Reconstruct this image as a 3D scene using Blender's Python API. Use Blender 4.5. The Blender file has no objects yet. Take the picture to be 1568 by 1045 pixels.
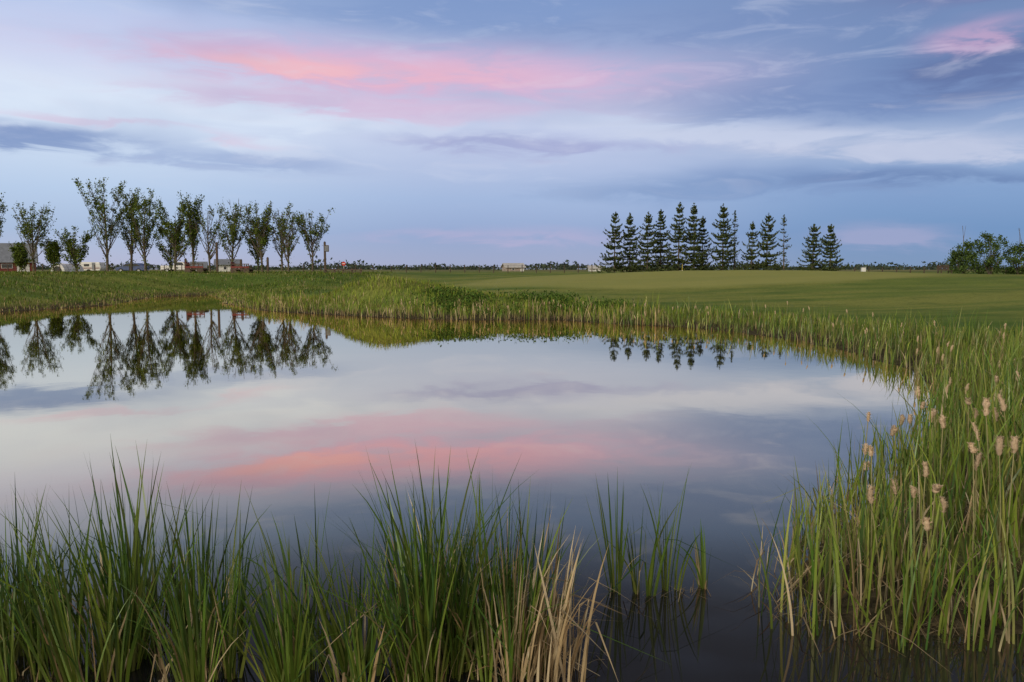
import bpy, bmesh, math, numpy as np
from mathutils import Vector, Euler
rng = np.random.default_rng(11)
R = math.radians
S = bpy.context.scene
S.view_settings.view_transform = 'Standard'
S.view_settings.look = 'None'
S.view_settings.exposure = 0

def lin(c):
    out = []
    for v in c:
        v = v/255.0
        out.append(v/12.92 if v <= 0.04045 else ((v+0.055)/1.055)**2.4)
    return out
def lin4(c): return (*lin(c), 1.0)

# ------------------------------------------------------------------ camera
cam = bpy.data.cameras.new("camera")
cam.lens = 28; cam.sensor_width = 36; cam.clip_start = 0.05; cam.clip_end = 20000
co = bpy.data.objects.new("camera", cam); S.collection.objects.link(co)
co.location = (0, 0, 2.0); co.rotation_euler = (R(90-5.15), 0, 0)
S.camera = co

# ------------------------------------------------------------------ world
W = bpy.data.worlds.new("World"); S.world = W; W.use_nodes = True
try: W.cycles.sampling_method = 'NONE'
except Exception: pass
nt = W.node_tree; nt.nodes.clear()
def setin(sock, v):
    if isinstance(v, bpy.types.NodeSocket): nt.links.new(v, sock)
    else: sock.default_value = v
def M(op, a, b=None, c=None, clamp=False):
    n = nt.nodes.new('ShaderNodeMath'); n.operation = op; n.use_clamp = clamp
    setin(n.inputs[0], a)
    if b is not None: setin(n.inputs[1], b)
    if c is not None: setin(n.inputs[2], c)
    return n.outputs[0]
def MIX(f, a, b, mode='MIX'):
    n = nt.nodes.new('ShaderNodeMix'); n.data_type = 'RGBA'; n.blend_type = mode
    setin(n.inputs[0], f); setin(n.inputs[6], a); setin(n.inputs[7], b)
    return n.outputs[2]
def RAMP(f, stops):
    n = nt.nodes.new('ShaderNodeValToRGB'); r = n.color_ramp
    while len(r.elements) < len(stops): r.elements.new(0.5)
    for e, (p, c) in zip(r.elements, stops):
        e.position = p; e.color = lin4(c)
    setin(n.inputs[0], f); return n.outputs[0]
def SS(v, a, b):
    n = nt.nodes.new('ShaderNodeMapRange'); n.interpolation_type = 'SMOOTHSTEP'
    setin(n.inputs[0], v); n.inputs[1].default_value = a; n.inputs[2].default_value = b
    return n.outputs[0]
def VEC(x, y, z):
    n = nt.nodes.new('ShaderNodeCombineXYZ'); setin(n.inputs[0], x); setin(n.inputs[1], y); setin(n.inputs[2], z); return n.outputs[0]
def NOISE(vec, scale, detail=5, rough=0.55, dist=0.0):
    n = nt.nodes.new('ShaderNodeTexNoise'); setin(n.inputs['Vector'], vec)
    n.inputs['Scale'].default_value = scale; n.inputs['Detail'].default_value = detail
    n.inputs['Roughness'].default_value = rough; n.inputs['Distortion'].default_value = dist
    return n.outputs['Fac']
tc = nt.nodes.new('ShaderNodeTexCoord')
sp = nt.nodes.new('ShaderNodeSeparateXYZ'); nt.links.new(tc.outputs['Generated'], sp.inputs[0])
X, Y, Z = sp.outputs
DEG = 57.29578
az = M('MULTIPLY', M('ARCTAN2', X, Y), DEG)
el = M('MULTIPLY', M('ARCSINE', Z), DEG)
n_big = NOISE(VEC(M('MULTIPLY', az, 0.06), M('MULTIPLY', el, 0.24), 3.1), 1.0, 3, 0.5, 0.3)
n_fin = NOISE(VEC(M('MULTIPLY', az, 0.16), M('MULTIPLY', el, 0.75), 7.7), 1.0, 5, 0.58, 0.5)
elw = M('ADD', el, M('ADD', M('MULTIPLY', M('SUBTRACT', n_big, 0.5), 2.2), M('MULTIPLY', M('SUBTRACT', n_fin, 0.5), 2.2)))
t = M('DIVIDE', el, 40.0, clamp=True)
def st(l): return [(e/40.0, c) for e, c in l]
left = RAMP(t, st([(0,(182,184,210)),(2.5,(170,190,221)),(5,(184,205,234)),(7.5,(202,218,241)),(10,(215,228,247)),(13,(207,214,241)),(16,(188,203,237)),(18,(155,179,218)),(23,(94,100,124)),(36,(66,69,86))]))
mid = RAMP(t, st([(0,(162,170,200)),(2.5,(148,168,208)),(5,(163,184,221)),(7.5,(182,195,227)),(10,(200,209,236)),(12,(192,193,223)),(15,(156,173,212)),(18,(128,154,201)),(23,(84,91,114)),(36,(64,67,84))]))
right = RAMP(t, st([(0,(128,152,188)),(2.5,(112,147,193)),(5,(131,161,205)),(7.5,(155,176,212)),(10,(136,158,200)),(13,(117,142,188)),(18,(112,135,178)),(23,(76,84,106)),(36,(64,67,84))]))
col = MIX(SS(az, -28, -2), left, mid)
col = MIX(SS(az, 4, 26), col, right)
streaks = [
 (-26, 10.3, 17, 1.7, 0.00, (220,232,249), .7),
 (-7.0,13.3, 19, 1.5,-0.02,(214,182,214), .95),
 (-10, 13.4, 12,0.75, -0.01, (234,182,202), .8),
 (-15, 13.3, 6,0.45, 0.0,  (246,190,194), .6),
 (-9,  11.0, 15, 0.5, -0.03,(214,188,218), .8),
 (-32, 7.9, 8, 0.5, -0.02, (126,150,197), .9),
 (-25, 8.8, 8, 0.25, -0.04, (220,198,222), .6),
 (-19, 7.2, 8, 0.5, -0.03,  (152,172,213), .7),
 (2,   8.6, 11, 0.5,-0.02, (162,168,210), .8),
 (10,  9.9, 11, 0.45,-0.05, (202,213,237), .8),
 (17,  9.0, 13, 0.65,-0.06, (202,210,233), .85),
 (26,  7.4, 11, 0.7, -0.05, (196,203,227), .85),
 (18,  5.6, 15, 0.7, 0.0,   (122,149,195), .7),
 (27,  5.6, 9, 0.35,-0.03,  (104,130,178), .75),
 (24,  11.2, 14, 1.3, 0.0,  (114,138,187), .7),
 (31,  12.3, 7, 1.1, 0.03,  (96,114,163), .9),
 (30,  13.9, 3.4, 0.5,0.05,  (200,168,202), .75),
 (32,  17.0, 8, 1.3, 0.03,  (110,118,165), .85),
 (12,  16.0, 12, 1.2, 0.0,  (120,143,191), .6),
 (-2,  2.4, 9, 0.45, 0.0,   (180,176,211), .65),
 (25,  2.0, 4, 0.7, -0.06,  (162,167,204), .75),
 (-3, 17.2, 16, 0.9, 0.02,  (128,154,202), .65),
]
tex = M('ADD', 0.40, M('MULTIPLY', SS(n_fin, 0.28, 0.68), 0.75))
def VM(op, a, b):
    n = nt.nodes.new('ShaderNodeVectorMath'); n.operation = op; setin(n.inputs[0], a); setin(n.inputs[1], b); return n
vv = VEC(az, elw, 1.0)
for (a0, e0, wa, we, tl, c, s) in streaks:
    we *= 1.3
    aa = M('MULTIPLY_ADD', az, 1/wa, -a0/wa)
    ee = VM('DOT_PRODUCT', vv, (-tl/we, 1/we, (-e0+tl*a0)/we)).outputs['Value']
    m = M('POWER', 0.36788, M('MULTIPLY_ADD', aa, aa, M('MULTIPLY', ee, ee)))
    m = M('MULTIPLY', SS(M('MULTIPLY', m, tex), 0.03, 0.78), s)
    col = MIX(m, col, lin4(c))
w = M('MULTIPLY', SS(n_fin, 0.50, 0.72), M('MULTIPLY', SS(el, 3, 8), M('MULTIPLY', SS(el, 26, 17), 0.26)))
col = MIX(w, col, lin4((214, 219, 238)))
w2 = M('MULTIPLY', SS(n_big, 0.50, 0.25), M('MULTIPLY', SS(el, 1, 6), 0.25))
col = MIX(w2, col, lin4((124, 146, 194)))
# warm after-glow behind the viewer, where the sun went down
back = M('MULTIPLY', SS(Y, 0.15, -0.5), SS(el, 75, 5))
col = MIX(back, col, (1.12, 0.96, 0.82, 1))
col = MIX(SS(el, 42, 65), col, (0.48, 0.48, 0.52, 1))
sky = nt.nodes.new('ShaderNodeTexSky'); sky.sky_type = 'NISHITA'; sky.sun_disc = False
sky.sun_elevation = R(24); sky.sun_rotation = R(220); sky.ozone_density = 2.0
nish = MIX(1.0, sky.outputs[0], (0.003, 0.003, 0.003, 1), 'MULTIPLY')
col = MIX(1.0, col, nish, 'ADD')
bg = nt.nodes.new('ShaderNodeBackground'); nt.links.new(col, bg.inputs[0]); bg.inputs[1].default_value = 0.98
wo = nt.nodes.new('ShaderNodeOutputWorld'); nt.links.new(bg.outputs[0], wo.inputs[0])

sun = bpy.data.lights.new("sun", 'SUN'); sun.energy = 2.3; sun.angle = R(12); sun.color = (1.0, 0.90, 0.72)
so = bpy.data.objects.new("sun", sun); S.collection.objects.link(so)
sd = Vector((-math.sin(R(40))*math.cos(R(24)), -math.cos(R(40))*math.cos(R(24)), math.sin(R(24))))
so.rotation_euler = sd.to_track_quat('Z', 'Y').to_euler()
so.location = (-20, -40, 30)

# ------------------------------------------------------------------ material helpers
def new_mat(name):
    global nt
    m = bpy.data.materials.new(name); m.use_nodes = True; nt = m.node_tree; nt.nodes.clear()
    return m
def out(sh):
    o = nt.nodes.new('ShaderNodeOutputMaterial'); nt.links.new(sh, o.inputs[0])
def principled(colr, rough=0.8, spec=0.3, normal=None, metal=0.0):
    p = nt.nodes.new('ShaderNodeBsdfPrincipled'); setin(p.inputs['Base Color'], colr)
    setin(p.inputs['Roughness'], rough); p.inputs['Specular IOR Level'].default_value = spec
    p.inputs['Metallic'].default_value = metal
    if normal is not None: nt.links.new(normal, p.inputs['Normal'])
    return p.outputs[0]
def obj_pos():
    g = nt.nodes.new('ShaderNodeNewGeometry'); return g.outputs['Position']
def simple_mat(name, c, rough=0.7, var=0.25, scale=3.0, spec=0.3, metal=0.0):
    m = new_mat(name)
    n = NOISE(obj_pos(), scale, 5, 0.6)
    a = (c[0]*(1-var), c[1]*(1-var), c[2]*(1-var), 1); b = (c[0]*(1+var), c[1]*(1+var), c[2]*(1+var), 1)
    out(principled(MIX(SS(n, .3, .7), a, b), rough, spec, None, metal)); return m
def foliage_mat(name, trans=0.35, spec=True):
    m = new_mat(name)
    at = nt.nodes.new('ShaderNodeAttribute'); at.attribute_name = "Col"
    c = at.outputs['Color']
    df_ = nt.nodes.new('ShaderNodeBsdfDiffuse'); setin(df_.inputs[0], c)
    sh = df_.outputs[0]
    if trans > 0:
        tr = nt.nodes.new('ShaderNodeBsdfTranslucent'); setin(tr.inputs[0], c)
        mx = nt.nodes.new('ShaderNodeMixShader'); mx.inputs[0].default_value = trans
        nt.links.new(df_.outputs[0], mx.inputs[1]); nt.links.new(tr.outputs[0], mx.inputs[2])
        sh = mx.outputs[0]
    if spec:
        g = nt.nodes.new('ShaderNodeBsdfGlossy'); g.inputs['Roughness'].default_value = .40; g.inputs['Color'].default_value = (.8, .85, .7, 1)
        m2 = nt.nodes.new('ShaderNodeMixShader'); m2.inputs[0].default_value = .035
        nt.links.new(sh, m2.inputs[1]); nt.links.new(g.outputs[0], m2.inputs[2]); sh = m2.outputs[0]
    out(sh); return m
m_blade = foliage_mat("reed_leaf", .33)
m_grass = foliage_mat("grass_blade", 0.0, False)
m_leaf = foliage_mat("tree_leaf", 0.3, False)
m_needle = foliage_mat("conifer_needle", 0.0, False)
m_bark = simple_mat("bark", (0.11, 0.09, 0.07), 0.9, 0.35, 8)
m_fluff = foliage_mat("seed_fluff", 0.25, False)

# ------------------------------------------------------------------ pond outline & terrain
pond = np.array([(-24,37.4),(-23.2,41.3),(-22.6,44.5),(-24.7,51.6),(-26.2,59),(-23.6,63),(-19.8,55),(-16.5,46.5),(-12.3,39.2),
 (-9.3,36.3),(-6.2,33.8),(-3.8,32.5),(-1.7,31.6),(2.0,31.6),(3.9,29.3),(5.9,28),(7.5,25.1),(8.3,21.8),(8.4,18.5),(8.0,15.5),
 (7.2,12.9),(6.1,10.6),(5.0,9.0),(3.9,7.3),(3.0,6.2),(2.1,5.1),(1.85,4.6),(2.2,4.35),(3.2,4.35),(6,4.3),(9,4.0),(10,3.0),(8,1.9),
 (0,1.5),(-10,1.6),(-25,3),(-36,12),(-37,26),(-30,34)], float)
def sdist(P):
    P = np.asarray(P, float); dmin = np.full(len(P), 1e9); inside = np.zeros(len(P), bool)
    n = len(pond)
    for i in range(n):
        a = pond[i]; b = pond[(i+1) % n]; ab = b-a
        tt = np.clip(((P-a)@ab)/(ab@ab), 0, 1)
        d = np.hypot(*(P-a-tt[:, None]*ab).T); dmin = np.minimum(dmin, d)
        c = ((a[1] > P[:, 1]) != (b[1] > P[:, 1]))
        xin = (b[0]-a[0])*(P[:, 1]-a[1])/((b[1]-a[1]) if b[1] != a[1] else 1e-9)+a[0]
        inside ^= c & (P[:, 0] < xin)
    return np.where(inside, -dmin, dmin)
def sstep(v, a, b):
    q = np.clip((v-a)/(b-a), 0, 1); return q*q*(3-2*q)
def wob(x, y, s=1.0):
    return (np.sin(x*1.3*s+np.sin(y*.9*s)*1.7)+np.sin(y*1.7*s+x*.6*s+1.3)+np.sin((x-y)*2.9*s+.5)*.5)/2.5
def terrain(x, y):
    x = np.asarray(x, float); y = np.asarray(y, float); sh = x.shape
    xf, yf = x.ravel(), y.ravel()
    d = sdist(np.stack([xf, yf], 1)) + wob(xf, yf, 1.1)*0.18*np.clip(yf/20, .2, 1)
    L = 10+25*sstep(xf, -16, -6)
    z = np.where(d > 0, 0.32*sstep(d, -0.2, 1.3)+1.28*sstep(d, 0, L), 0.03-0.5*sstep(-d, 0, 1.4))
    out_ = sstep(d, 0.3, 2.6)
    z += out_*1.15*np.exp(-(((xf+6.0)/4.2)**2+((yf-37.4)/2.5)**2))
    z += out_*0.42*np.exp(-(((xf-0.5)/4.5)**2+((yf-34.4)/1.8)**2))
    z += 0.30*np.exp(-(((xf-17)/15)**2+((yf-60)/11)**2))
    z -= 0.38*np.exp(-(((xf-46)/16)**2+((yf-70)/16)**2))
    z += out_*wob(xf, yf, 0.35)*0.05 + out_*wob(xf, yf, 0.06)*0.06
    return z.reshape(sh)
def tz(x, y): return float(terrain(np.array([x]), np.array([y]))[0])

def axis(lo, hi, c, dmin, k, growth):
    pts = [c]; s = dmin; p = c
    while p < hi:
        s = dmin if abs(p-c) < k else s*growth
        p += s; pts.append(p)
    s = dmin; p = c; neg = []
    while p > lo:
        s = dmin if abs(p-c) < k else s*growth
        p -= s; neg.append(p)
    return np.array(neg[::-1]+pts)
xs = axis(-7000, 7000, 0, 0.32, 26, 1.07); ys = axis(-300, 9000, 30, 0.32, 30, 1.07)
gx, gy = np.meshgrid(xs, ys); gz = terrain(gx, gy)

def build(name, V, Q, mats, C=None, mi=None, smooth=False):
    V = np.asarray(V, np.float32); Q = np.asarray(Q, np.int32)
    me = bpy.data.meshes.new(name)
    me.vertices.add(len(V)); me.vertices.foreach_set("co", V.ravel())
    me.loops.add(Q.size); me.polygons.add(len(Q))
    me.loops.foreach_set("vertex_index", Q.ravel())
    me.polygons.foreach_set("loop_start", np.arange(len(Q), dtype=np.int32)*4)
    if mi is not None: me.polygons.foreach_set("material_index", np.asarray(mi, np.int32))
    for m in mats: me.materials.append(m)
    me.update(calc_edges=True); me.validate()
    if C is not None:
        a = me.color_attributes.new("Col", 'FLOAT_COLOR', 'POINT')
        C = np.asarray(C, np.float32); C4 = np.concatenate([C, np.ones((len(C), 1), np.float32)], 1)
        a.data.foreach_set("color", C4.ravel())
    if smooth: me.polygons.foreach_set("use_smooth", np.ones(len(Q), bool))
    o = bpy.data.objects.new(name, me); S.collection.objects.link(o)
    return o
def gridquads(nx, ny):
    i = np.arange(nx-1)[None, :]+np.arange(ny-1)[:, None]*nx
    i = i.ravel(); return np.stack([i, i+1, i+1+nx, i+nx], 1)

mg = new_mat("grass_ground")
P = obj_pos()
s3 = nt.nodes.new('ShaderNodeSeparateXYZ'); nt.links.new(P, s3.inputs[0]); px_, py_, pz_ = s3.outputs
nb = NOISE(P, 0.07, 4, 0.55); nm = NOISE(P, 0.6, 5, 0.65); nf = NOISE(P, 7.0, 6, 0.75)
nband = NOISE(VEC(M('MULTIPLY', px_, .035), M('MULTIPLY', py_, .17), 0.0), 1.0, 4, .6)
c = MIX(SS(nb, .40, .60), (0.078, 0.130, 0.026, 1), (0.130, 0.172, 0.036, 1))
c = MIX(M('MULTIPLY', SS(nband, .45, .58), .85), c, (0.205, 0.215, 0.055, 1))
c = MIX(M('MULTIPLY', SS(nm, .45, .68), .45), c, (0.060, 0.102, 0.022, 1))
mow = M('SINE', M('ADD', M('MULTIPLY', M('ADD', py_, M('MULTIPLY', px_, .35)), 1.9), M('MULTIPLY', nb, 4)))
c = MIX(M('MULTIPLY', SS(mow, -.5, .5), .14), c, (0.24, 0.26, 0.07, 1))
c = MIX(M('MULTIPLY', SS(nf, .44, .70), .55), c, (0.050, 0.084, 0.018, 1))
dg = M('SQRT', M('ADD', M('POWER', M('DIVIDE', M('SUBTRACT', px_, 13), 18), 2), M('POWER', M('DIVIDE', M('SUBTRACT', py_, 57), 12), 2)))
c = MIX(M('MULTIPLY', SS(dg, 1.05, .85), .75), c, (0.27, 0.27, 0.085, 1))
nfar = NOISE(VEC(M('MULTIPLY', px_, .004), M('MULTIPLY', py_, .02), 0.0), 1.0, 3, .5)
far = MIX(SS(nfar, .42, .6), (0.20, 0.18, 0.08, 1), (0.08, 0.11, 0.035, 1))
c = MIX(SS(py_, 95, 170), c, far)
mud = MIX(SS(nf, .4, .6), (0.035, 0.030, 0.018, 1), (0.09, 0.075, 0.045, 1))
c = MIX(SS(M('ADD', pz_, M('MULTIPLY', nm, .1)), .36, .14), c, mud)
bp = nt.nodes.new('ShaderNodeBump'); bp.inputs['Strength'].default_value = .9; bp.inputs['Distance'].default_value = .06
nt.links.new(nf, bp.inputs['Height'])
out(principled(c, .95, .05, bp.outputs[0]))
build("ground", np.stack([gx, gy, gz], 2).reshape(-1, 3), gridquads(len(xs), len(ys)), [mg], smooth=True)

mw = new_mat("pond_water")
P = obj_pos()
lw = nt.nodes.new('ShaderNodeLayerWeight'); lw.inputs['Blend'].default_value = 0.5
cr = nt.nodes.new('ShaderNodeValToRGB'); r = cr.color_ramp
vals = [(0.0, .03), (.40, .07), (.55, .14), (.66, .30), (.73, .52), (.78, .73), (.88, .92), (1.0, 1.0)]
while len(r.elements) < len(vals): r.elements.new(.5)
for e, (p, v) in zip(r.elements, vals): e.position = p; e.color = (v, v, v, 1)
nt.links.new(lw.outputs['Facing'], cr.inputs[0])
wn = NOISE(P, 1.2, 3, .5); bp = nt.nodes.new('ShaderNodeBump'); bp.inputs['Strength'].default_value = .04; bp.inputs['Distance'].default_value = .02
nt.links.new(wn, bp.inputs['Height'])
gl = nt.nodes.new('ShaderNodeBsdfGlossy'); gl.inputs['Color'].default_value = (1.0, .885, .72, 1); gl.inputs['Roughness'].default_value = .02
nt.links.new(bp.outputs[0], gl.inputs['Normal'])
df = principled((0.012, 0.012, 0.014, 1), .6, 0)
mx = nt.nodes.new('ShaderNodeMixShader'); nt.links.new(cr.outputs[0], mx.inputs[0]); nt.links.new(df, mx.inputs[1]); nt.links.new(gl.outputs[0], mx.inputs[2])
out(mx.outputs[0])
wx, wy = np.meshgrid(np.linspace(-42, 14, 8), np.linspace(-.5, 72, 8))
build("pond_water", np.stack([wx, wy, wx*0], 2).reshape(-1, 3), gridquads(8, 8), [mw])

# ------------------------------------------------------------------ blades
def blades(base, h, ang, lean, curve, width, cb, ct, segs=4, sag=0.35, kink=None, face=.7, taper=3.0):
    n = len(base); T = np.linspace(0, 1, segs+1)
    dirx, diry = np.cos(ang), np.sin(ang)
    wa = ang+np.pi/2+rng.normal(0, face, n)
    V = np.zeros((n, segs+1, 2, 3)); C = np.zeros((n, segs+1, 2, 3))
    tw = rng.normal(0, .5, n)
    for k, tt in enumerate(T):
        out_ = h*(lean*tt+curve*tt**2.6)
        cx = base[:, 0]+dirx*out_; cy = base[:, 1]+diry*out_
        cz = base[:, 2]+h*(tt-sag*np.abs(curve)*tt**3)
        if kink is not None:
            over = np.clip(tt-kink, 0, 1)
            cx = cx+dirx*h*over*.9; cy = cy+diry*h*over*.9; cz = cz-h*over*1.5
        wd = width*(0.75+.5*tt)*(1-tt**taper) if k < segs else width*0.03
        wd = wd*.5
        ux = np.cos(wa+tw*tt); uy = np.sin(wa+tw*tt)
        V[:, k, 0] = np.stack([cx-ux*wd, cy-uy*wd, cz], 1); V[:, k, 1] = np.stack([cx+ux*wd, cy+uy*wd, cz], 1)
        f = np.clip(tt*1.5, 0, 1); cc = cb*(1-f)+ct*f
        C[:, k, 0] = cc; C[:, k, 1] = cc
    st_ = (np.arange(n)*(segs+1)*2)[:, None]+np.arange(segs)[None, :]*2
    st_ = st_.ravel(); Q = np.stack([st_, st_+1, st_+3, st_+2], 1)
    return V.reshape(-1, 3), Q, C.reshape(-1, 3)
class Acc:
    def __init__(s): s.V = []; s.Q = []; s.C = []; s.M = []; s.n = 0
    def add(s, V, Q, C, m=0):
        s.V.append(V); s.Q.append(np.asarray(Q)+s.n); s.C.append(C); s.M.append(np.full(len(Q), m)); s.n += len(V)
    def make(s, name, mats, smooth=False):
        return build(name, np.concatenate(s.V), np.concatenate(s.Q), mats, np.concatenate(s.C), np.concatenate(s.M), smooth)
G = np.array
greens = G([(0.072,0.150,0.020),(0.10,0.185,0.025),(0.045,0.105,0.020),(0.15,0.215,0.03),(0.060,0.118,0.030),(0.12,0.16,0.035)])
ygreens = G([(0.175,0.245,0.032),(0.215,0.27,0.042),(0.12,0.19,0.028),(0.27,0.30,0.06),(0.15,0.225,0.028),(0.20,0.21,0.06)])
straw = G([(0.44,0.34,0.20),(0.38,0.28,0.15),(0.55,0.45,0.29),(0.28,0.19,0.10)])
def pick(pal, n, var=.20): return pal[rng.integers(0, len(pal), n)]*(1+rng.normal(0, var, (n, 1))).clip(.45, 1.6)

def tube(acc, pts, rad, colr, sides=6, m=0):
    pts = np.asarray(pts, float); k = len(pts); V = []
    for i in range(k):
        d = pts[min(i+1, k-1)]-pts[max(i-1, 0)]; d = d/(np.linalg.norm(d)+1e-9)
        a = np.cross(d, (0.31, .95, 0.05)); a /= np.linalg.norm(a)+1e-9; b = np.cross(d, a)
        th = np.arange(sides)*2*np.pi/sides
        V.append(pts[i]+rad[i]*(np.cos(th)[:, None]*a+np.sin(th)[:, None]*b))
    V = np.concatenate(V); Q = []
    for i in range(k-1):
        for j in range(sides):
            a_ = i*sides+j; b_ = i*sides+(j+1) % sides; Q.append((a_, b_, b_+sides, a_+sides))
    acc.add(V, Q, np.tile(colr, (len(V), 1)), m)

def seed_head(acc, base, ang, lean, H, length, rad, m=1, fluffy=True, cc=None):
    top = base+G([math.cos(ang)*lean*H, math.sin(ang)*lean*H, H])
    midp = base+(top-base)*.5+G([math.cos(ang), math.sin(ang), 0])*-.02*H
    tube(acc, [base, midp, top], [.005, .004, .0035], G([.32, .30, .14]), 5, 0)
    ax = (top-base)/np.linalg.norm(top-base); K = 8
    bend = G([rng.normal(0, .012), rng.normal(0, .012), 0])
    pts = [top+ax*length*(i/(K-1)-.35)+bend*(i/(K-1))**2+rng.normal(0, rad*.14, 3) for i in range(K)]
    pr = [max(.3, math.sin(math.pi*(i+.6)/(K+.3))**.5)*rad*rng.uniform(.55, 1.25) for i in range(K)]
    if cc is None: cc = G([.62, .48, .33])*rng.uniform(.7, 1.15)
    tube(acc, pts, pr, cc, 8, m)
    if fluffy:
        n = 260; q = rng.uniform(0, K-1.01, n); i0 = q.astype(int); fr = (q-i0)[:, None]; PT = G(pts); PR = G(pr)
        th = rng.uniform(0, 6.28, n)
        c0 = PT[i0]*(1-fr)+PT[i0+1]*fr+np.stack([np.cos(th), np.sin(th), np.zeros(n)], 1)*(PR[i0]*.85)[:, None]
        V, Q, C = blades(c0, rng.uniform(.004, .013, n), th, rng.uniform(.5, 1.6, n), rng.uniform(0, .5, n), np.full(n, .006), np.tile(cc, (n, 1))*rng.uniform(.65, 1.25, (n, 1)), np.tile(cc*1.15, (n, 1)), 1)
        acc.add(V, Q, C, m)

def clump(name, cx, cy, rx, ry, shoots, hmin, hmax, dry=.13, pal=greens, wind=(-.02, 0), width=.0165, spread=1.0, leaves=(4, 8)):
    acc = Acc(); B = []
    for i in range(shoots):
        a = rng.uniform(0, 6.28); r_ = math.sqrt(rng.uniform(0, 1))
        x = cx+math.cos(a)*r_*rx; y = cy+math.sin(a)*r_*ry
        k = rng.integers(*leaves); H = rng.uniform(hmin, hmax)*(1-.15*r_)
        if rng.random() < .3: H *= rng.uniform(.55, .8)
        sl = rng.normal(0, .05, 2)*spread+G([math.cos(a), math.sin(a)])*.09*r_*spread
        fa = rng.uniform(0, 3.14); fd = G([math.cos(fa), math.sin(fa)])
        for j in range(k):
            f = (j-(k-1)/2)/k
            l = sl+fd*f*.30*spread+rng.normal(0, .025, 2)*spread
            B.append((x+fd[0]*f*.03, y+fd[1]*f*.03, H*rng.uniform(.62, 1.05)*(1-.25*abs(f)), l[0]+wind[0], l[1]+wind[1]))
    B = G(B); n = len(B)
    base = np.stack([B[:, 0], B[:, 1], np.full(n, -.12)], 1)
    ang = np.arctan2(B[:, 4], B[:, 3]); lean = np.hypot(B[:, 3], B[:, 4])
    curve = np.abs(rng.normal(0.02, .08, n))+(rng.random(n) < .12)*rng.uniform(.1, .45, n)
    ct = pick(pal, n)*.82; cb = pick(ygreens, n)*.85
    isd = rng.random(n) < dry*.5; ct[isd] = pick(straw, isd.sum()); cb[isd] = pick(straw, isd.sum())
    h = B[:, 2]+.12
    h[isd] *= .75
    kink = np.where(rng.random(n) < .06, rng.uniform(.45, .85, n), 2.0)
    V, Q, C = blades(base, h, ang, lean, curve, rng.uniform(.55, 1.15, n)*width, cb, ct, 9, .35, kink, 1.0, 2.4)
    acc.add(V, Q, C, 0)
    nd = int(n*dry)
    if nd:
        a = rng.uniform(0, 6.28, nd); r_ = np.sqrt(rng.uniform(0, 1, nd))*1.05
        b = np.stack([cx+np.cos(a)*r_*rx, cy+np.sin(a)*r_*ry, np.full(nd, -.08)], 1)
        V, Q, C = blades(b, rng.uniform(.25, .75, nd)*hmax*.8, rng.uniform(0, 6.28, nd), rng.uniform(.05, .35, nd), rng.uniform(0, .4, nd), rng.uniform(.007, .014, nd), pick(straw, nd)*.8, pick(straw, nd)*.9, 5, .5, np.where(rng.random(nd) < .4, rng.uniform(.3, .8, nd), 2.0))
        acc.add(V, Q, C, 0)
    return acc.make(name, [m_blade])

clump("cattail_clump", -2.72, 4.0, .26, .40, 36, .85, 1.12)
clump("cattail_clump", -2.34, 3.75, .12, .35, 22, .70, 1.02)
clump("cattail_clump", -2.00, 3.90, .16, .42, 42, .95, 1.38, wind=(-.06, 0), spread=1.25)
clump("cattail_clump", -1.66, 3.95, .11, .36, 22, .72, 1.08)
clump("cattail_clump", -1.44, 3.75, .08, .28, 18, .80, 1.18, wind=(.03, 0))
clump("cattail_clump", -1.06, 3.80, .10, .26, 22, .70, 1.06, wind=(-.06, 0), spread=1.3)
clump("cattail_clump", -.76, 3.72, .10, .22, 20, .62, 1.00, wind=(-.07, 0), spread=1.3)
clump("cattail_clump", -.42, 3.88, .19, .30, 56, .92, 1.38, dry=.2, wind=(-.05, 0), spread=1.15)
clump("cattail_clump", -.02, 3.92, .20, .28, 48, .88, 1.26, dry=.3, wind=(.0, 0))
clump("cattail_clump", .64, 4.78, .05, .05, 4, .75, .95, dry=.05, leaves=(4, 6), wind=(-.05, 0))
clump("cattail_clump", .80, 4.74, .06, .05, 5, .75, .98, dry=.05, leaves=(4, 6), wind=(0, 0))
clump("cattail_clump", 1.00, 4.84, .05, .04, 4, .80, 1.05, dry=.05, leaves=(4, 6), wind=(0, 0), spread=.7)
clump("cattail_clump", 1.23, 4.88, .035, .03, 3, .45, .68, dry=.1, leaves=(4, 6), wind=(0, 0), spread=.8)
acc = Acc(); nd = 150
b = np.stack([rng.normal(.14, .10, nd), rng.normal(3.82, .17, nd), np.full(nd, -.05)], 1)
V, Q, C = blades(b, rng.uniform(.3, .85, nd), rng.normal(.3, .9, nd), rng.uniform(.0, .24, nd), rng.uniform(0, .25, nd), rng.uniform(.008, .017, nd), pick(straw, nd)*.7, pick(straw, nd)*.95, 6, .5, np.where(rng.random(nd) < .45, rng.uniform(.5, .9, nd), 2.0))
acc.add(V, Q, C); acc.make("dry_reed_clump", [m_blade])
acc = Acc(); cs = [(.40, 4.45, 8), (.75, 4.68, 16), (1.1, 4.78, 16), (.35, 4.0, 16), (1.7, 4.45, 26), (2.3, 4.25, 44), (3.1, 4.25, 40)]
for cx, cy, k in cs:
    b = np.stack([rng.normal(cx, .11, k), rng.normal(cy, .07, k), np.full(k, .006)], 1)
    V, Q, C = blades(b, rng.uniform(.06, .17, k), rng.uniform(0, 6.28, k), rng.uniform(.6, 1.6, k), rng.uniform(-.3, .6, k), rng.uniform(.003, .007, k), pick(straw, k)*.5, pick(straw, k)*.6, 4, .2)
    V[:, 2] = .004+(V[:, 2]-.004)*rng.uniform(.1, .6)
    acc.add(V, Q, C)
acc.make("broken_reed_litter", [m_blade])

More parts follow.
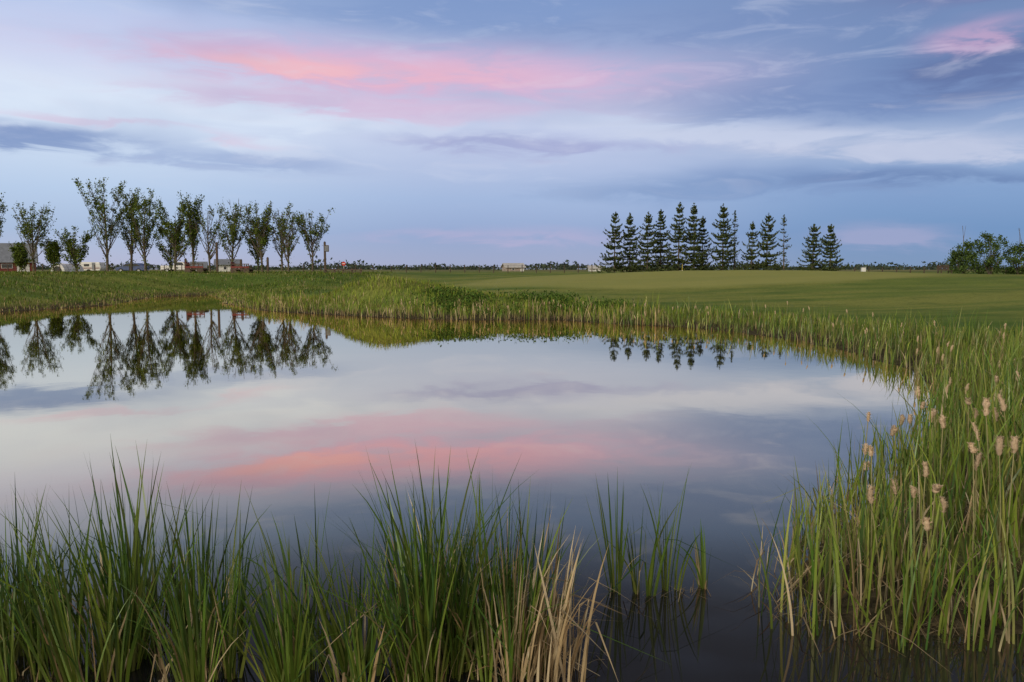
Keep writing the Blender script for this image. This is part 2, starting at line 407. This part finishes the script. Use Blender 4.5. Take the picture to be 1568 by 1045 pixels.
# ------------------------------------------------------------------ cattail bed on the right shore
def scatter(x0, x1, y0, y1, dens):
    n = int((x1-x0)*(y1-y0)*dens); return np.stack([rng.uniform(x0, x1, n), rng.uniform(y0, y1, n)], 1)
acc = Acc()
for (x0, x1, y0, y1, dens, sg) in [(1, 9, 4, 7, 240, 7), (2, 12, 7, 12, 160, 5), (4, 17, 12, 20, 90, 4), (3, 17, 20, 30, 75, 3)]:
    p = scatter(x0, x1, y0, y1, dens); d = sdist(p)+wob(p[:, 0], p[:, 1], 1.6)*.18
    ok = (d > -.42) & (d < 2.6+rng.random(len(p))*2.4-(p[:, 1] > 20)*1.8)
    ok &= rng.random(len(p)) < (.40+.60*np.clip(wob(p[:, 0], p[:, 1], 2.9)+.6, 0, 1))
    p = p[ok]; d = d[ok]; n = len(p)
    hh = rng.uniform(.42, 1.06, n)*np.clip(.88+.36*wob(p[:, 0], p[:, 1], 1.5), .5, 1.22)
    hh *= np.where(d > 2.2, .6, 1)*np.where(p[:, 1] > 12, .80, 1.0)*np.where(p[:, 1] > 20, .85, 1)
    hh[(d < .0)] *= .85
    gz_ = terrain(p[:, 0], p[:, 1]); base = np.stack([p[:, 0], p[:, 1], np.maximum(gz_, -.15)-.02], 1)
    tone = (1+.28*wob(p[:, 0]+3, p[:, 1], 1.1))[:, None]
    ct = pick(ygreens, n)*tone; m_ = rng.random(n) < .38; ct[m_] = pick(greens, m_.sum())*1.1
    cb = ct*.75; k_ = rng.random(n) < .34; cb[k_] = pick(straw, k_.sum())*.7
    dry = rng.random(n) < .08; ct[dry] = pick(straw, dry.sum()); cb[dry] = ct[dry]*.8; hh[dry] *= .8
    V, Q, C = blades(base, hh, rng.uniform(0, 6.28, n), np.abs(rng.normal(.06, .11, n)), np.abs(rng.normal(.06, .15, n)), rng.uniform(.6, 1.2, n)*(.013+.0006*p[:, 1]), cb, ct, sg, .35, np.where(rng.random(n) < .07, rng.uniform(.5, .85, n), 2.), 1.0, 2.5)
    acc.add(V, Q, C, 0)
p = scatter(1.3, 6, 4.1, 6.5, 120); d = sdist(p); p = p[(d > -.45) & (d < 1.0)]; n = len(p)
V, Q, C = blades(np.stack([p[:, 0], p[:, 1], np.maximum(terrain(p[:, 0], p[:, 1]), -.03)], 1), rng.uniform(.12, .45, n), rng.uniform(0, 6.28, n), rng.uniform(.1, 1.0, n), rng.uniform(0, .5, n), rng.uniform(.005, .012, n), pick(straw, n)*.6, pick(straw, n)*.8, 4, .5, np.where(rng.random(n) < .3, rng.uniform(.4, .8, n), 2.))
acc.add(V, Q, C, 0)
for i in range(54):
    x = rng.uniform(2.3, 5.4); y = rng.uniform(4.6, 8.0); Ht = rng.uniform(.55, .86)
    if i < 17: x = rng.uniform(1.95, 3.2); y = rng.uniform(4.3, 4.9); Ht = rng.uniform(.42, .84)
    if sdist([(x, y)])[0] < -.3: continue
    z0 = max(tz(x, y), 0)
    seed_head(acc, G([x, y, z0]), rng.uniform(0, 6.28), rng.uniform(0, .16), Ht, rng.uniform(.05, .12), rng.uniform(.011, .021))
p = scatter(4, 14, 7, 29, 1.2); d = sdist(p); p = p[(d > -.3) & (d < 1.1)]
for x, y in p:
    seed_head(acc, G([x, y, max(tz(x, y), 0)]), rng.uniform(0, 6.28), rng.uniform(0, .1), rng.uniform(.40, .68), .11, .019, 1, False, G([.46, .36, .23]))
acc.make("cattail_bed", [m_blade, m_fluff])

# ------------------------------------------------------------------ far shore grasses
acc = Acc()
p = scatter(-32, 5.5, 28, 66, 60); d = sdist(p)+wob(p[:, 0], p[:, 1], 1.1)*.2
ok = (d > -.35) & (d < 1.3); p = p[ok]; d = d[ok]; n = len(p)
hh = rng.uniform(.20, .62, n)*np.where(p[:, 0] > 0, 1.15, .95)*np.where(p[:, 0] < -14, .42, 1)*(1+.34*wob(p[:, 0], p[:, 1], 2.1))
ct = pick(ygreens, n)*.88; a_ = rng.random(n) < .38; ct[a_] = pick(greens, a_.sum()); b_ = rng.random(n) < .2; ct[b_] = pick(straw, b_.sum())*.85
cb = ct*.8; k_ = rng.random(n) < .6; cb[k_] = pick(straw, k_.sum())*.75
V, Q, C = blades(np.stack([p[:, 0], p[:, 1], np.maximum(terrain(p[:, 0], p[:, 1]), -.05)], 1), hh, rng.uniform(0, 6.28, n), np.abs(rng.normal(.05, .1, n)), np.abs(rng.normal(.05, .15, n)), rng.uniform(.014, .034, n), cb, ct, 3)
acc.add(V, Q, C, 0)
p = scatter(-14, 8, 26, 40, 1.5); d = sdist(p); p = p[(d > -.2) & (d < .9)]
for x, y in p: seed_head(acc, G([x, y, max(tz(x, y), 0)]), rng.uniform(0, 6.28), rng.uniform(0, .1), rng.uniform(.3, .58), .12, .022, 1, False, G([.46, .36, .23]))
acc.make("shore_grass", [m_grass, m_fluff])
acc = Acc()
def rough(x0, x1, y0, y1, dens, cond, hlo, hhi, pal, wid=(.014, .03), strawp=.1):
    p = scatter(x0, x1, y0, y1, dens); d = sdist(p); k_ = (d > .7) & cond(p[:, 0], p[:, 1], d); p = p[k_]; n = len(p)
    ct = pick(pal, n, .16)*(1+.34*wob(p[:, 0], p[:, 1], .8))[:, None]; s_ = rng.random(n) < strawp; ct[s_] = pick(straw, s_.sum())*.8
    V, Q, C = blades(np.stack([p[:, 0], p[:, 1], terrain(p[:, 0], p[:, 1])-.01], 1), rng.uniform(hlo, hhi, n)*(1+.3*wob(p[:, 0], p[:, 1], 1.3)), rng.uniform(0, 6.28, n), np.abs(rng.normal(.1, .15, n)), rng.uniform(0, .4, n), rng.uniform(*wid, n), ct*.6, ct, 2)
    acc.add(V, Q, C, 0)
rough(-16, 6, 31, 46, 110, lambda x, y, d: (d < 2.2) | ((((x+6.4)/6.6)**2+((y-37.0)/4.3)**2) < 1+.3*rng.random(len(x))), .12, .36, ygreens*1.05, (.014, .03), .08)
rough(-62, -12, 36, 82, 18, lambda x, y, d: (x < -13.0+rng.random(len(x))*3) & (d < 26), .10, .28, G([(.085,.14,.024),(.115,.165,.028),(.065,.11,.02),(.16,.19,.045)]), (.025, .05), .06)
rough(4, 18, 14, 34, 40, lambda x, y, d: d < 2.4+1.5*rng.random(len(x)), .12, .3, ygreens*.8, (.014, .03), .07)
acc.make("meadow_grass", [m_grass])

def leafquads(cent, size, pal, var=.25):
    n = len(cent); a = rng.normal(size=(n, 3)); a /= np.linalg.norm(a, axis=1)[:, None]
    b = np.cross(a, rng.normal(size=(n, 3))); b /= np.linalg.norm(b, axis=1)[:, None]
    s = (size*rng.uniform(.6, 1.3, n))[:, None]*.5
    V = np.stack([cent-a*s, cent-b*s*.6, cent+a*s, cent+b*s*.6], 1).reshape(-1, 3)
    Q = np.arange(4*n).reshape(-1, 4); C = np.repeat(pick(pal, n, var), 4, 0); return V, Q, C
acc = Acc()
p = scatter(-3.4, 4.4, 31.8, 36, 5); d = sdist(p); p = p[(d > .8) & (d < 2.4+1.1*wob(p[:, 0], p[:, 1], 1.4))]
for x, y in p:
    k = 55; c0 = rng.normal(0, 1, (k, 3))*G([.36, .25, .09])+G([x, y, tz(x, y)+rng.uniform(.02, .22)])
    acc.add(*leafquads(c0, .12, G([(.075,.135,.028),(.10,.165,.035),(.055,.10,.022)])), 0)
acc.make("weed_patch", [m_leaf])

# ------------------------------------------------------------------ trees
barkc = G([.12, .1, .08])
def poplar(x, y, H, Wd, dens=1.0, name="poplar_tree", low=.22):
    acc = Acc(); z0 = tz(x, y)-.1; base = G([x, y, z0])
    tw = rng.normal(0, .04, 2)*H
    def trunk(t_): return base+G([tw[0]*t_**2+.05*math.sin(t_*5+x), tw[1]*t_**2, H*.9*t_])
    tube(acc, [trunk(i/8) for i in range(9)], [max(.012, (.02+.013*H)*(1-i/8)**.8) for i in range(9)], barkc, 7, 0)
    nb_ = int(14+H*2.0); tips = []
    for i in range(nb_):
        t0 = rng.uniform(low, .7); p0 = trunk(t0); a = rng.uniform(0, 6.28)
        top = min(1.0, t0+rng.uniform(.22, .60)); prof = .45+.9*top
        rr = Wd*.5*rng.uniform(.3, 1.05)*prof
        p2 = base+G([math.cos(a)*rr, math.sin(a)*rr, H*top*rng.uniform(.88, 1.0)])
        p1 = p0+(p2-p0)*.45+G([math.cos(a), math.sin(a), -.3])*rr*.22
        f = lambda s: p0*(1-s)**2+2*p1*s*(1-s)+p2*s*s
        pts = [f(s) for s in np.linspace(0, 1, 6)]
        tube(acc, pts, [max(.012, .075*(1-t0)*(1-s*.85)) for s in np.linspace(0, 1, 6)], barkc, 4, 0)
        dn = dens*rng.uniform(.3, 1.3)
        for j in range(6):
            s = rng.uniform(.3, .95); q0 = f(s)
            q1 = q0+G([rng.normal(0, .30), rng.normal(0, .30), rng.uniform(.3, .9)])*(.3+H*.045)
            tube(acc, [q0, (q0+q1)/2+rng.normal(0, .03, 3), q1], [.020, .015, .007], barkc, 3, 0)
            tips.append((q0, q1, dn))
        tips.append((pts[2], pts[5], dn))
    L = []
    for q0, q1, dn in tips:
        if rng.random() > dn: continue
        k = int(rng.integers(12, 34)); s = rng.uniform(.1, 1.05, k)[:, None]
        L.append(q0*(1-s)+q1*s+rng.normal(0, .13, (k, 3)))
    k = int(260*dens); tt = rng.uniform(low*.5, .9, k)**1.0; L.append(np.stack([trunk(v) for v in tt])+rng.normal(0, .22, (k, 3)))
    L = np.concatenate(L)
    acc.add(*leafquads(L, .18, G([(.095,.14,.025),(.12,.165,.03),(.06,.092,.02),(.15,.19,.04)]), .2), 1)
    return acc.make(name, [m_bark, m_leaf])
for (x, y, H, Wd, dn) in [(-50.2,77,7.9,3.0,1.0),(-46,77,7.2,3.4,.7),(-45.8,80,3.5,1.9,1.1),(-42,77,4.5,2.5,1.2),(-50.3,82,3.1,2.0,1.2),
  (-38.9,77,9.3,3.9,.8),(-37.6,79,8.6,2.6,.6),(-35.3,77,8.2,3.5,.85),(-34.5,81,5.5,2.6,1.1),(-32.4,77,6.5,3.4,.75),(-30.7,77,8.0,1.5,1.1),(-29.1,77,6.8,3.0,.15),
  (-26.9,77,7.4,3.4,.75),(-25.4,80,5.4,2.6,1.0),(-24.1,77,7.1,3.2,.65),(-22.4,78,6.7,2.9,.4),(-21.2,76,6.1,2.5,.25),(-19.2,77,6.3,3.0,.5)]:
    poplar(x, y, H, Wd, dn, low=.12 if H < 5.6 else .16)

def fir(x, y, H, Rd, dens=1.0):
    acc = Acc(); z0 = tz(x, y)-.1; lean = rng.normal(0, .012, 2)*H
    def tr(t_): return G([x+lean[0]*t_, y+lean[1]*t_, z0+H*t_])
    tube(acc, [tr(i/6) for i in range(7)], [max(.014, (.03+.011*H)*(1-i/6)) for i in range(7)], barkc*.8, 7, 0)
    nw = int(H*2.7); L = []
    for i in range(nw):
        t0 = .05+.93*(i+rng.uniform(-.3, .3))/nw
        rw = Rd*(1-t0)**.8*rng.uniform(.65, 1.2)+.07
        for j in range(int(rng.integers(6, 10))):
            if rng.random() > .92*dens+.05: continue
            a = rng.uniform(0, 6.28); rr = rw*rng.uniform(.65, 1.15); p0 = tr(min(t0, .99))
            up = .45 if t0 > .8 else (.08 if t0 > .4 else -.14)
            dv = G([math.cos(a), math.sin(a), 0])
            pts = [p0+dv*rr*s+G([0, 0, rr*(up*s-.5*s*(1-s)+.22*s**3)]) for s in (0, .35, .7, 1)]
            tube(acc, pts, [.022, .017, .012, .006], barkc*.8, 3, 0)
            k = int((10+34*rr)*dens); s = rng.uniform(.12, 1.03, k)
            c0 = p0+dv*(rr*s)[:, None]; c0[:, 2] += rr*(up*s-.5*s*(1-s)+.22*s**3)
            sd_ = G([-math.sin(a), math.cos(a), 0])
            c0 = c0+sd_*rng.normal(0, .16, k)[:, None]*(1.2-s)[:, None]; c0[:, 2] += rng.normal(-.04, .045, k)
            L.append(c0)
    k = 50; tt = rng.uniform(.85, 1.0, k); L.append(np.stack([tr(v) for v in tt])+rng.normal(0, .05, (k, 3)))
    acc.add(*leafquads(np.concatenate(L), .19, G([(.045,.066,.024),(.062,.086,.03),(.03,.046,.02),(.085,.10,.035)]), .2), 1)
    return acc.make("spruce_tree", [m_bark, m_needle])
for (x, y, H, Rd, dn) in [(11.5,90,7.0,2.4,1),(13.4,91,6.9,2.1,1),(15.2,90,6.9,2.3,.95),(16.9,91,7.3,2.1,.95),(18.7,90,8.0,2.0,.95),(20.5,90,7.9,2.1,1),
  (21.9,92,6.6,1.7,.9),(23.7,90,7.8,2.3,1),(25.3,91,7.2,1.1,.35),(26.9,90,5.9,1.9,.9),(28.6,90,6.7,2.3,1),(30.6,90,6.6,1.4,.35),(33.8,90,5.6,2.2,1),(35.8,90,5.6,1.9,1)]:
    fir(x, y, H, Rd, dn)

def bush(x, y, H, Wd):
    acc = Acc(); z0 = tz(x, y)-.05; L = []
    for i in range(16):
        a = rng.uniform(0, 6.28); rr = Wd*.5*rng.uniform(.1, .8); hh = H*rng.uniform(.5, .95)
        p2 = G([x+math.cos(a)*rr, y+math.sin(a)*rr, z0+hh])
        tube(acc, [G([x+rng.normal(0, .08), y+rng.normal(0, .08), z0]), G([x+math.cos(a)*rr*.5, y+math.sin(a)*rr*.5, z0+hh*.45]), p2], [.035, .022, .008], barkc, 4, 0)
    for i in range(75):
        a = rng.uniform(0, 6.28); v = rng.uniform(.10, .98); rr = Wd*.5*math.sqrt(max(0, 1-((v-.48)/.56)**2))*math.sqrt(rng.uniform(.02, 1))
        c0 = G([x+math.cos(a)*rr, y+math.sin(a)*rr, z0+H*v]); k = rng.integers(30, 65)
        L.append(c0+rng.normal(0, .15, (k, 3)))
    acc.add(*leafquads(np.concatenate(L), .17, G([(.08,.125,.035),(.10,.155,.04),(.055,.085,.03)]), .2), 1)
    if rng.random() < .8:
        for _ in range(3): tube(acc, [G([x, y, z0+H*.6]), G([x+rng.normal(0, .15), y, z0+H*1.1]), G([x+rng.normal(0, .25), y, z0+H*1.5])], [.025, .018, .010], barkc, 3, 0)
    return acc.make("shrub_tree", [m_bark, m_leaf])
for (x, y, H, Wd) in [(39.4, 70, 3.0, 2.5), (41.8, 70, 3.8, 2.9), (44.4, 70, 2.9, 2.5), (47.5, 71, 3.1, 2.6)]: bush(x, y, H, Wd)

acc = Acc(); L = []
for i in range(620):
    a = rng.uniform(-.75, .85); D = rng.uniform(420, 900)
    hgt = rng.uniform(2.0, 5.0)*(1+.5*math.sin(a*37)*math.sin(a*11+1))
    if rng.random() < .08: hgt *= 1.35
    w_ = rng.uniform(3, 11); k = int(26*w_/5)
    L.append(np.stack([a*D+rng.normal(0, w_*.5, k), D+rng.normal(0, 4, k), 1.2+hgt*np.sqrt(rng.uniform(0, 1, k))*rng.uniform(.6, 1, k)], 1))
L = np.concatenate(L); acc.add(*leafquads(L, 1.9, G([(.055,.078,.055),(.07,.095,.06),(.045,.062,.05)]), .15), 0)
acc.make("distant_treeline", [m_leaf])

# ------------------------------------------------------------------ built things
m_red = simple_mat("red_siding", (.15, .035, .03), .8); m_white = simple_mat("white_paint", (.60, .60, .59), .5, .08)
m_roof = simple_mat("grey_metal_roof", (.16, .175, .20), .5, .15, 2, .3); m_wood = simple_mat("weathered_wood", (.08, .058, .044), .9, .3, 5)
m_roof2 = simple_mat("pale_shingle_roof", (.40, .39, .37), .8, .15, 2)
m_glass = simple_mat("dark_glass", (.02, .025, .03), .1, .2, 3, .6); m_tire = simple_mat("rubber", (.02, .02, .02), .9)
m_tanw = simple_mat("tan_siding", (.30, .25, .21), .8); m_metal = simple_mat("galvanised_steel", (.35, .36, .37), .4, .15, 5, .5, .6)
m_signred = simple_mat("sign_red", (.50, .03, .03), .5, .08); m_yellow = simple_mat("flag_yellow", (.55, .42, .05), .6, .1); m_blue = simple_mat("blue_paint", (.06, .09, .2), .4, .1)
def empty(name, loc, rz=0):
    e = bpy.data.objects.new(name, None); S.collection.objects.link(e); e.location = loc; e.rotation_euler = (0, 0, rz); e.empty_display_size = .3; return e
def part(parent, name, bm, mat, bevel=0):
    me = bpy.data.meshes.new(name); bm.normal_update(); bm.to_mesh(me); bm.free(); me.materials.append(mat)
    o = bpy.data.objects.new(name, me); S.collection.objects.link(o); o.parent = parent
    if bevel:
        b = o.modifiers.new("bevel", 'BEVEL'); b.width = bevel; b.segments = 2
    return o
def box(parent, name, c, s, mat, bevel=0):
    bm = bmesh.new(); bmesh.ops.create_cube(bm, size=1)
    for v in bm.verts: v.co = Vector((c[0]+v.co.x*s[0], c[1]+v.co.y*s[1], c[2]+v.co.z*s[2]))
    return part(parent, name, bm, mat, bevel)
def extr(parent, name, prof, x0, x1, mat, axis_='X', bevel=0):
    bm = bmesh.new()
    f = lambda a, z, e: (e, a, z) if axis_ == 'X' else (a, e, z)
    A = [bm.verts.new(f(a, z, x0)) for a, z in prof]; B = [bm.verts.new(f(a, z, x1)) for a, z in prof]
    n = len(prof); bm.faces.new(A); bm.faces.new(B[::-1])
    for i in range(n): bm.faces.new((A[i], B[i], B[(i+1) % n], A[(i+1) % n]))
    bmesh.ops.recalc_face_normals(bm, faces=bm.faces); return part(parent, name, bm, mat, bevel)
def cyl(parent, name, p, r_, h, mat, ax='Z', r2=None, seg=20):
    bm = bmesh.new(); bmesh.ops.create_cone(bm, cap_ends=True, segments=seg, radius1=r_, radius2=r_ if r2 is None else r2, depth=h)
    for v in bm.verts:
        q = v.co.copy()
        if ax == 'Y': q = Vector((q.x, q.z, q.y))
        if ax == 'X': q = Vector((q.z, q.y, q.x))
        v.co = q+Vector(p)
    bmesh.ops.recalc_face_normals(bm, faces=bm.faces); return part(parent, name, bm, mat)
def house(name, x, y, w, dp, wall, ridge, mwall, mroof, rz=0, door=True, nwin=2):
    e = empty(name, (x, y, tz(x, y)-.05), rz)
    extr(e, "walls", [(-dp/2, 0), (dp/2, 0), (dp/2, wall), (0, ridge-.06), (-dp/2, wall)], -w/2, w/2, mwall)
    o = .3; sl = (ridge-wall)/(dp/2)
    for sgn, nm_ in ((-1, "roof_front"), (1, "roof_back")):
        extr(e, nm_, [(sgn*(dp/2+o), wall-sl*o+.02), (0, ridge), (0, ridge+.1), (sgn*(dp/2+o), wall-sl*o+.12)], -w/2-.3, w/2+.3, mroof)
    for i in range(nwin):
        wx = -w/2+w*(i+.6)/(nwin+.6)
        box(e, f"window_frame_{i+1}", (wx, -dp/2-.02, wall*.58), (w*.1+.16, .05, wall*.34+.12), m_white)
        box(e, f"window_{i+1}", (wx, -dp/2-.05, wall*.58), (w*.1, .03, wall*.34), m_glass)
    if door:
        box(e, "door", (w*.38, -dp/2-.03, wall*.38), (w*.1+.3, .06, wall*.74), m_white)
    return e
house("red_barn", -79.0, 120, 13, 8, 1.6, 4.3, m_red, m_roof, R(30), True, 3)
house("white_house", -37.6, 106, 2.9, 3, 1.1, 1.7, m_white, m_roof, R(18), True, 1)
house("red_shed", -36.0, 92, 1.3, 1.8, .7, 1.2, m_red, m_roof, R(18), True, 1)
house("farm_shed", 0.2, 150, 3.4, 4, .8, 1.5, m_tanw, m_roof2, R(12), True, 1)
house("white_garage", 16.5, 160, 2.2, 3, .6, 1.1, m_white, m_roof2, 0, True, 1)
e = empty("quonset_hut", (-62.5, 110, tz(-62.5, 110)))
prof = [(math.cos(a)*.95, math.sin(a)*1.15) for a in np.linspace(0, math.pi, 13)]
extr(e, "shell", prof, 0, 5, m_white, 'Y')
extr(e, "door_opening", [(a*.6, z*.7) for a, z in prof], -.03, .0, m_glass, 'Y')
extr(e, "rib", [(a*1.05, z*1.05) for a, z in prof]+[(a*1.0, z*1.0-.001) for a, z in prof[::-1]], 1.0, 1.1, m_metal, 'Y')
def vehicle(name, x, y, rz, L_, prof, mat, glass):
    e = empty(name, (x, y, tz(x, y)-.12), rz)
    extr(e, "body", [(a, z) for a, z in prof], -.85, .85, mat, 'Y', .05)
    extr(e, "windows", glass, -.87, .87, m_glass, 'Y')
    for i, (wx, wy) in enumerate([(-L_*.31, -.78), (L_*.31, -.78), (-L_*.31, .78), (L_*.31, .78)]):
        cyl(e, f"wheel_{i+1}", (wx, wy, .33), .33, .24, m_tire, 'Y'); cyl(e, f"hub_{i+1}", (wx, wy*1.04, .33), .18, .24, m_metal, 'Y')
    box(e, "bumper_front", (L_*.5, 0, .45), (.12, 1.6, .16), m_metal); box(e, "bumper_rear", (-L_*.5, 0, .45), (.12, 1.6, .16), m_metal)
    return e
truck = [(-2.5, .45), (2.5, .45), (2.5, .95), (1.3, 1.08), (.8, 1.6), (-.5, 1.62), (-.6, 1.05), (-2.5, 1.05)]
carp = [(-2.1, .35), (2.1, .35), (2.15, .75), (1.2, .92), (.6, 1.4), (-1.1, 1.42), (-1.9, .95), (-2.15, .85)]
vehicle("pickup_truck", -49.0, 118, 0, 5, truck, m_white, [(.95, 1.12), (.68, 1.52), (-.4, 1.54), (-.42, 1.12)])
vehicle("parked_car", -56.0, 118, R(180), 4.2, carp, m_blue, [(1.05, .95), (.55, 1.32), (-1.0, 1.34), (-1.6, .98)])
e = empty("camper_trailer", (-65.5, 125, tz(-65.5, 125)-.25))
extr(e, "body", [(-1.7, .45), (1.5, .45), (1.7, .9), (1.5, 1.75), (-1.5, 1.8), (-1.7, 1.5)], -.9, .9, m_white, 'Y', .08)
box(e, "stripe", (0, -.92, .85), (3.0, .03, .12), m_red); box(e, "window", (-.5, -.92, 1.3), (.8, .03, .35), m_glass); box(e, "door", (.6, -.92, 1.15), (.5, .04, 1.1), m_roof)
for i, s_ in enumerate((-.92, .92)): cyl(e, f"wheel_{i+1}", (-.2, s_, .33), .33, .2, m_tire, 'Y')
box(e, "hitch", (2.1, 0, .5), (1.0, .1, .1), m_metal)
def post_sign(name, x, y, h, board=True):
    e = empty(name, (x, y, tz(x, y)-.05))
    box(e, "post", (0, 0, h/2), (.18, .18, h), m_wood, .01)
    cyl(e, "cap", (0, 0, h+.03), .11, .08, m_wood, 'Z', .03)
    if board:
        box(e, "sign_board", (.18, -.12, h*.80), (.46, .04, .60), m_wood, .01); box(e, "bracket", (.1, 0, h*.9), (.4, .06, .06), m_metal)
        box(e, "sign_face", (.18, -.145, h*.80), (.34, .01, .46), m_roof)
    return e
post_sign("sign_post", -17.4, 74.5, 2.95)
for (gx_, gy_, gh_) in ((-28.0, 76, 2.9), (-23.2, 76, 1.5), (-25.9, 76.5, 1.3), (-31.4, 77, 1.4)): post_sign("gate_post", gx_, gy_, gh_, False)
e = empty("stop_sign", (-16.4, 78, tz(-16.4, 78)-.05)); box(e, "post", (0, 0, .5), (.06, .06, 1.0), m_metal)
bm = bmesh.new(); bmesh.ops.create_circle(bm, cap_ends=True, segments=8, radius=.20); g_ = bmesh.ops.extrude_face_region(bm, geom=bm.faces[:])
for v in [q for q in g_['geom'] if isinstance(q, bmesh.types.BMVert)]: v.co.z += .02
for v in bm.verts:
    a = Vector(v.co); a.rotate(Euler((0, 0, R(22.5)))); a.rotate(Euler((R(90), 0, 0))); v.co = a+Vector((0, -.05, 1.0))
bmesh.ops.recalc_face_normals(bm, faces=bm.faces); part(e, "octagon", bm, m_signred); box(e, "legend_band", (0, -.085, 1.0), (.26, .008, .07), m_white)
for (wx0, wy0) in ((-25.0, 74), (-29.6, 75)):
    e = empty("hay_wagon", (wx0, wy0, tz(wx0, wy0)-.1))
    box(e, "deck", (0, 0, .45), (1.7, 1.0, .1), m_wood)
    for i in range(5): box(e, f"stake_{i+1}", (-.8+i*.4, -.48, .72), (.07, .05, .5), m_wood)
    box(e, "side_rail_top", (0, -.517, .92), (1.7, .02, .08), m_wood); box(e, "side_rail_low", (0, -.517, .64), (1.7, .02, .16), m_red)
    box(e, "headboard", (-.83, 0, .8), (.05, .9, .6), m_red)
    for i, (a, b) in enumerate([(-.6, -.58), (.6, -.58), (-.6, .58), (.6, .58)]): cyl(e, f"wheel_{i+1}", (a, b, .28), .28, .08, m_wood, 'Y')
e = empty("timber_rail_fence", (-15.4, 73, tz(-15.4, 73)-.02))
for i in range(5): box(e, f"post_{i+1}", (-1.6+i*.8, 0, .25), (.14, .14, .55), m_wood)
box(e, "rail_top", (0, -.095, .42), (3.5, .05, .12), m_wood); box(e, "rail_bottom", (0, -.095, .2), (3.5, .05, .10), m_wood)
def wire_fence(x0, y0, x1, y1, n, h):
    acc = Acc(); pts = []
    for i in range(n):
        x = x0+(x1-x0)*i/(n-1); y = y0+(y1-y0)*i/(n-1); z = tz(x, y); hh = h*rng.uniform(.9, 1.08)
        tube(acc, [(x, y, z-.1), (x+rng.normal(0, .02), y, z+hh)], [.06, .05], G([.2, .17, .13]), 6, 0); pts.append(G([x, y, z]))
    for k in (.35, .65, .92):
        tube(acc, [q+G([0, -.05, h*k]) for q in pts], [.012]*n, G([.25, .25, .25]), 3, 0)
    return acc.make("wire_fence", [m_wood])
wire_fence(-14.5, 96, 10, 100, 15, .95); wire_fence(-62, 92, -16, 92, 24, .9); wire_fence(36, 84, 56, 86, 14, .8)
e = empty("utility_pedestal", (31.2, 71, tz(31.2, 71)-.02)); box(e, "cabinet", (0, 0, .33), (.34, .3, .66), m_white, .02); box(e, "lid", (0, 0, .69), (.4, .36, .06), m_metal, .01); box(e, "plinth", (0, 0, .04), (.5, .46, .08), m_tanw)
e = empty("golf_flagstick", (13.2, 62, tz(13.2, 62))); cyl(e, "stick", (0, 0, .25), .018, .5, m_yellow, 'Z'); cyl(e, "cup_rim", (0, 0, .01), .06, .02, m_white, 'Z')
e = empty("park_bench", (35.2, 65, tz(35.2, 65)), R(15))
for i in range(3): box(e, f"seat_slat_{i+1}", (0, -.16+i*.15, .42), (1.2, .12, .04), m_wood)
for i in range(3): box(e, f"back_slat_{i+1}", (0, .22, .55+i*.13), (1.2, .03, .10), m_wood)
for i, a in enumerate((-.5, .5)): box(e, f"leg_front_{i+1}", (a, -.15, .2), (.07, .06, .4), m_wood); box(e, f"leg_back_{i+1}", (a, .185, .42), (.07, .04, .84), m_wood)
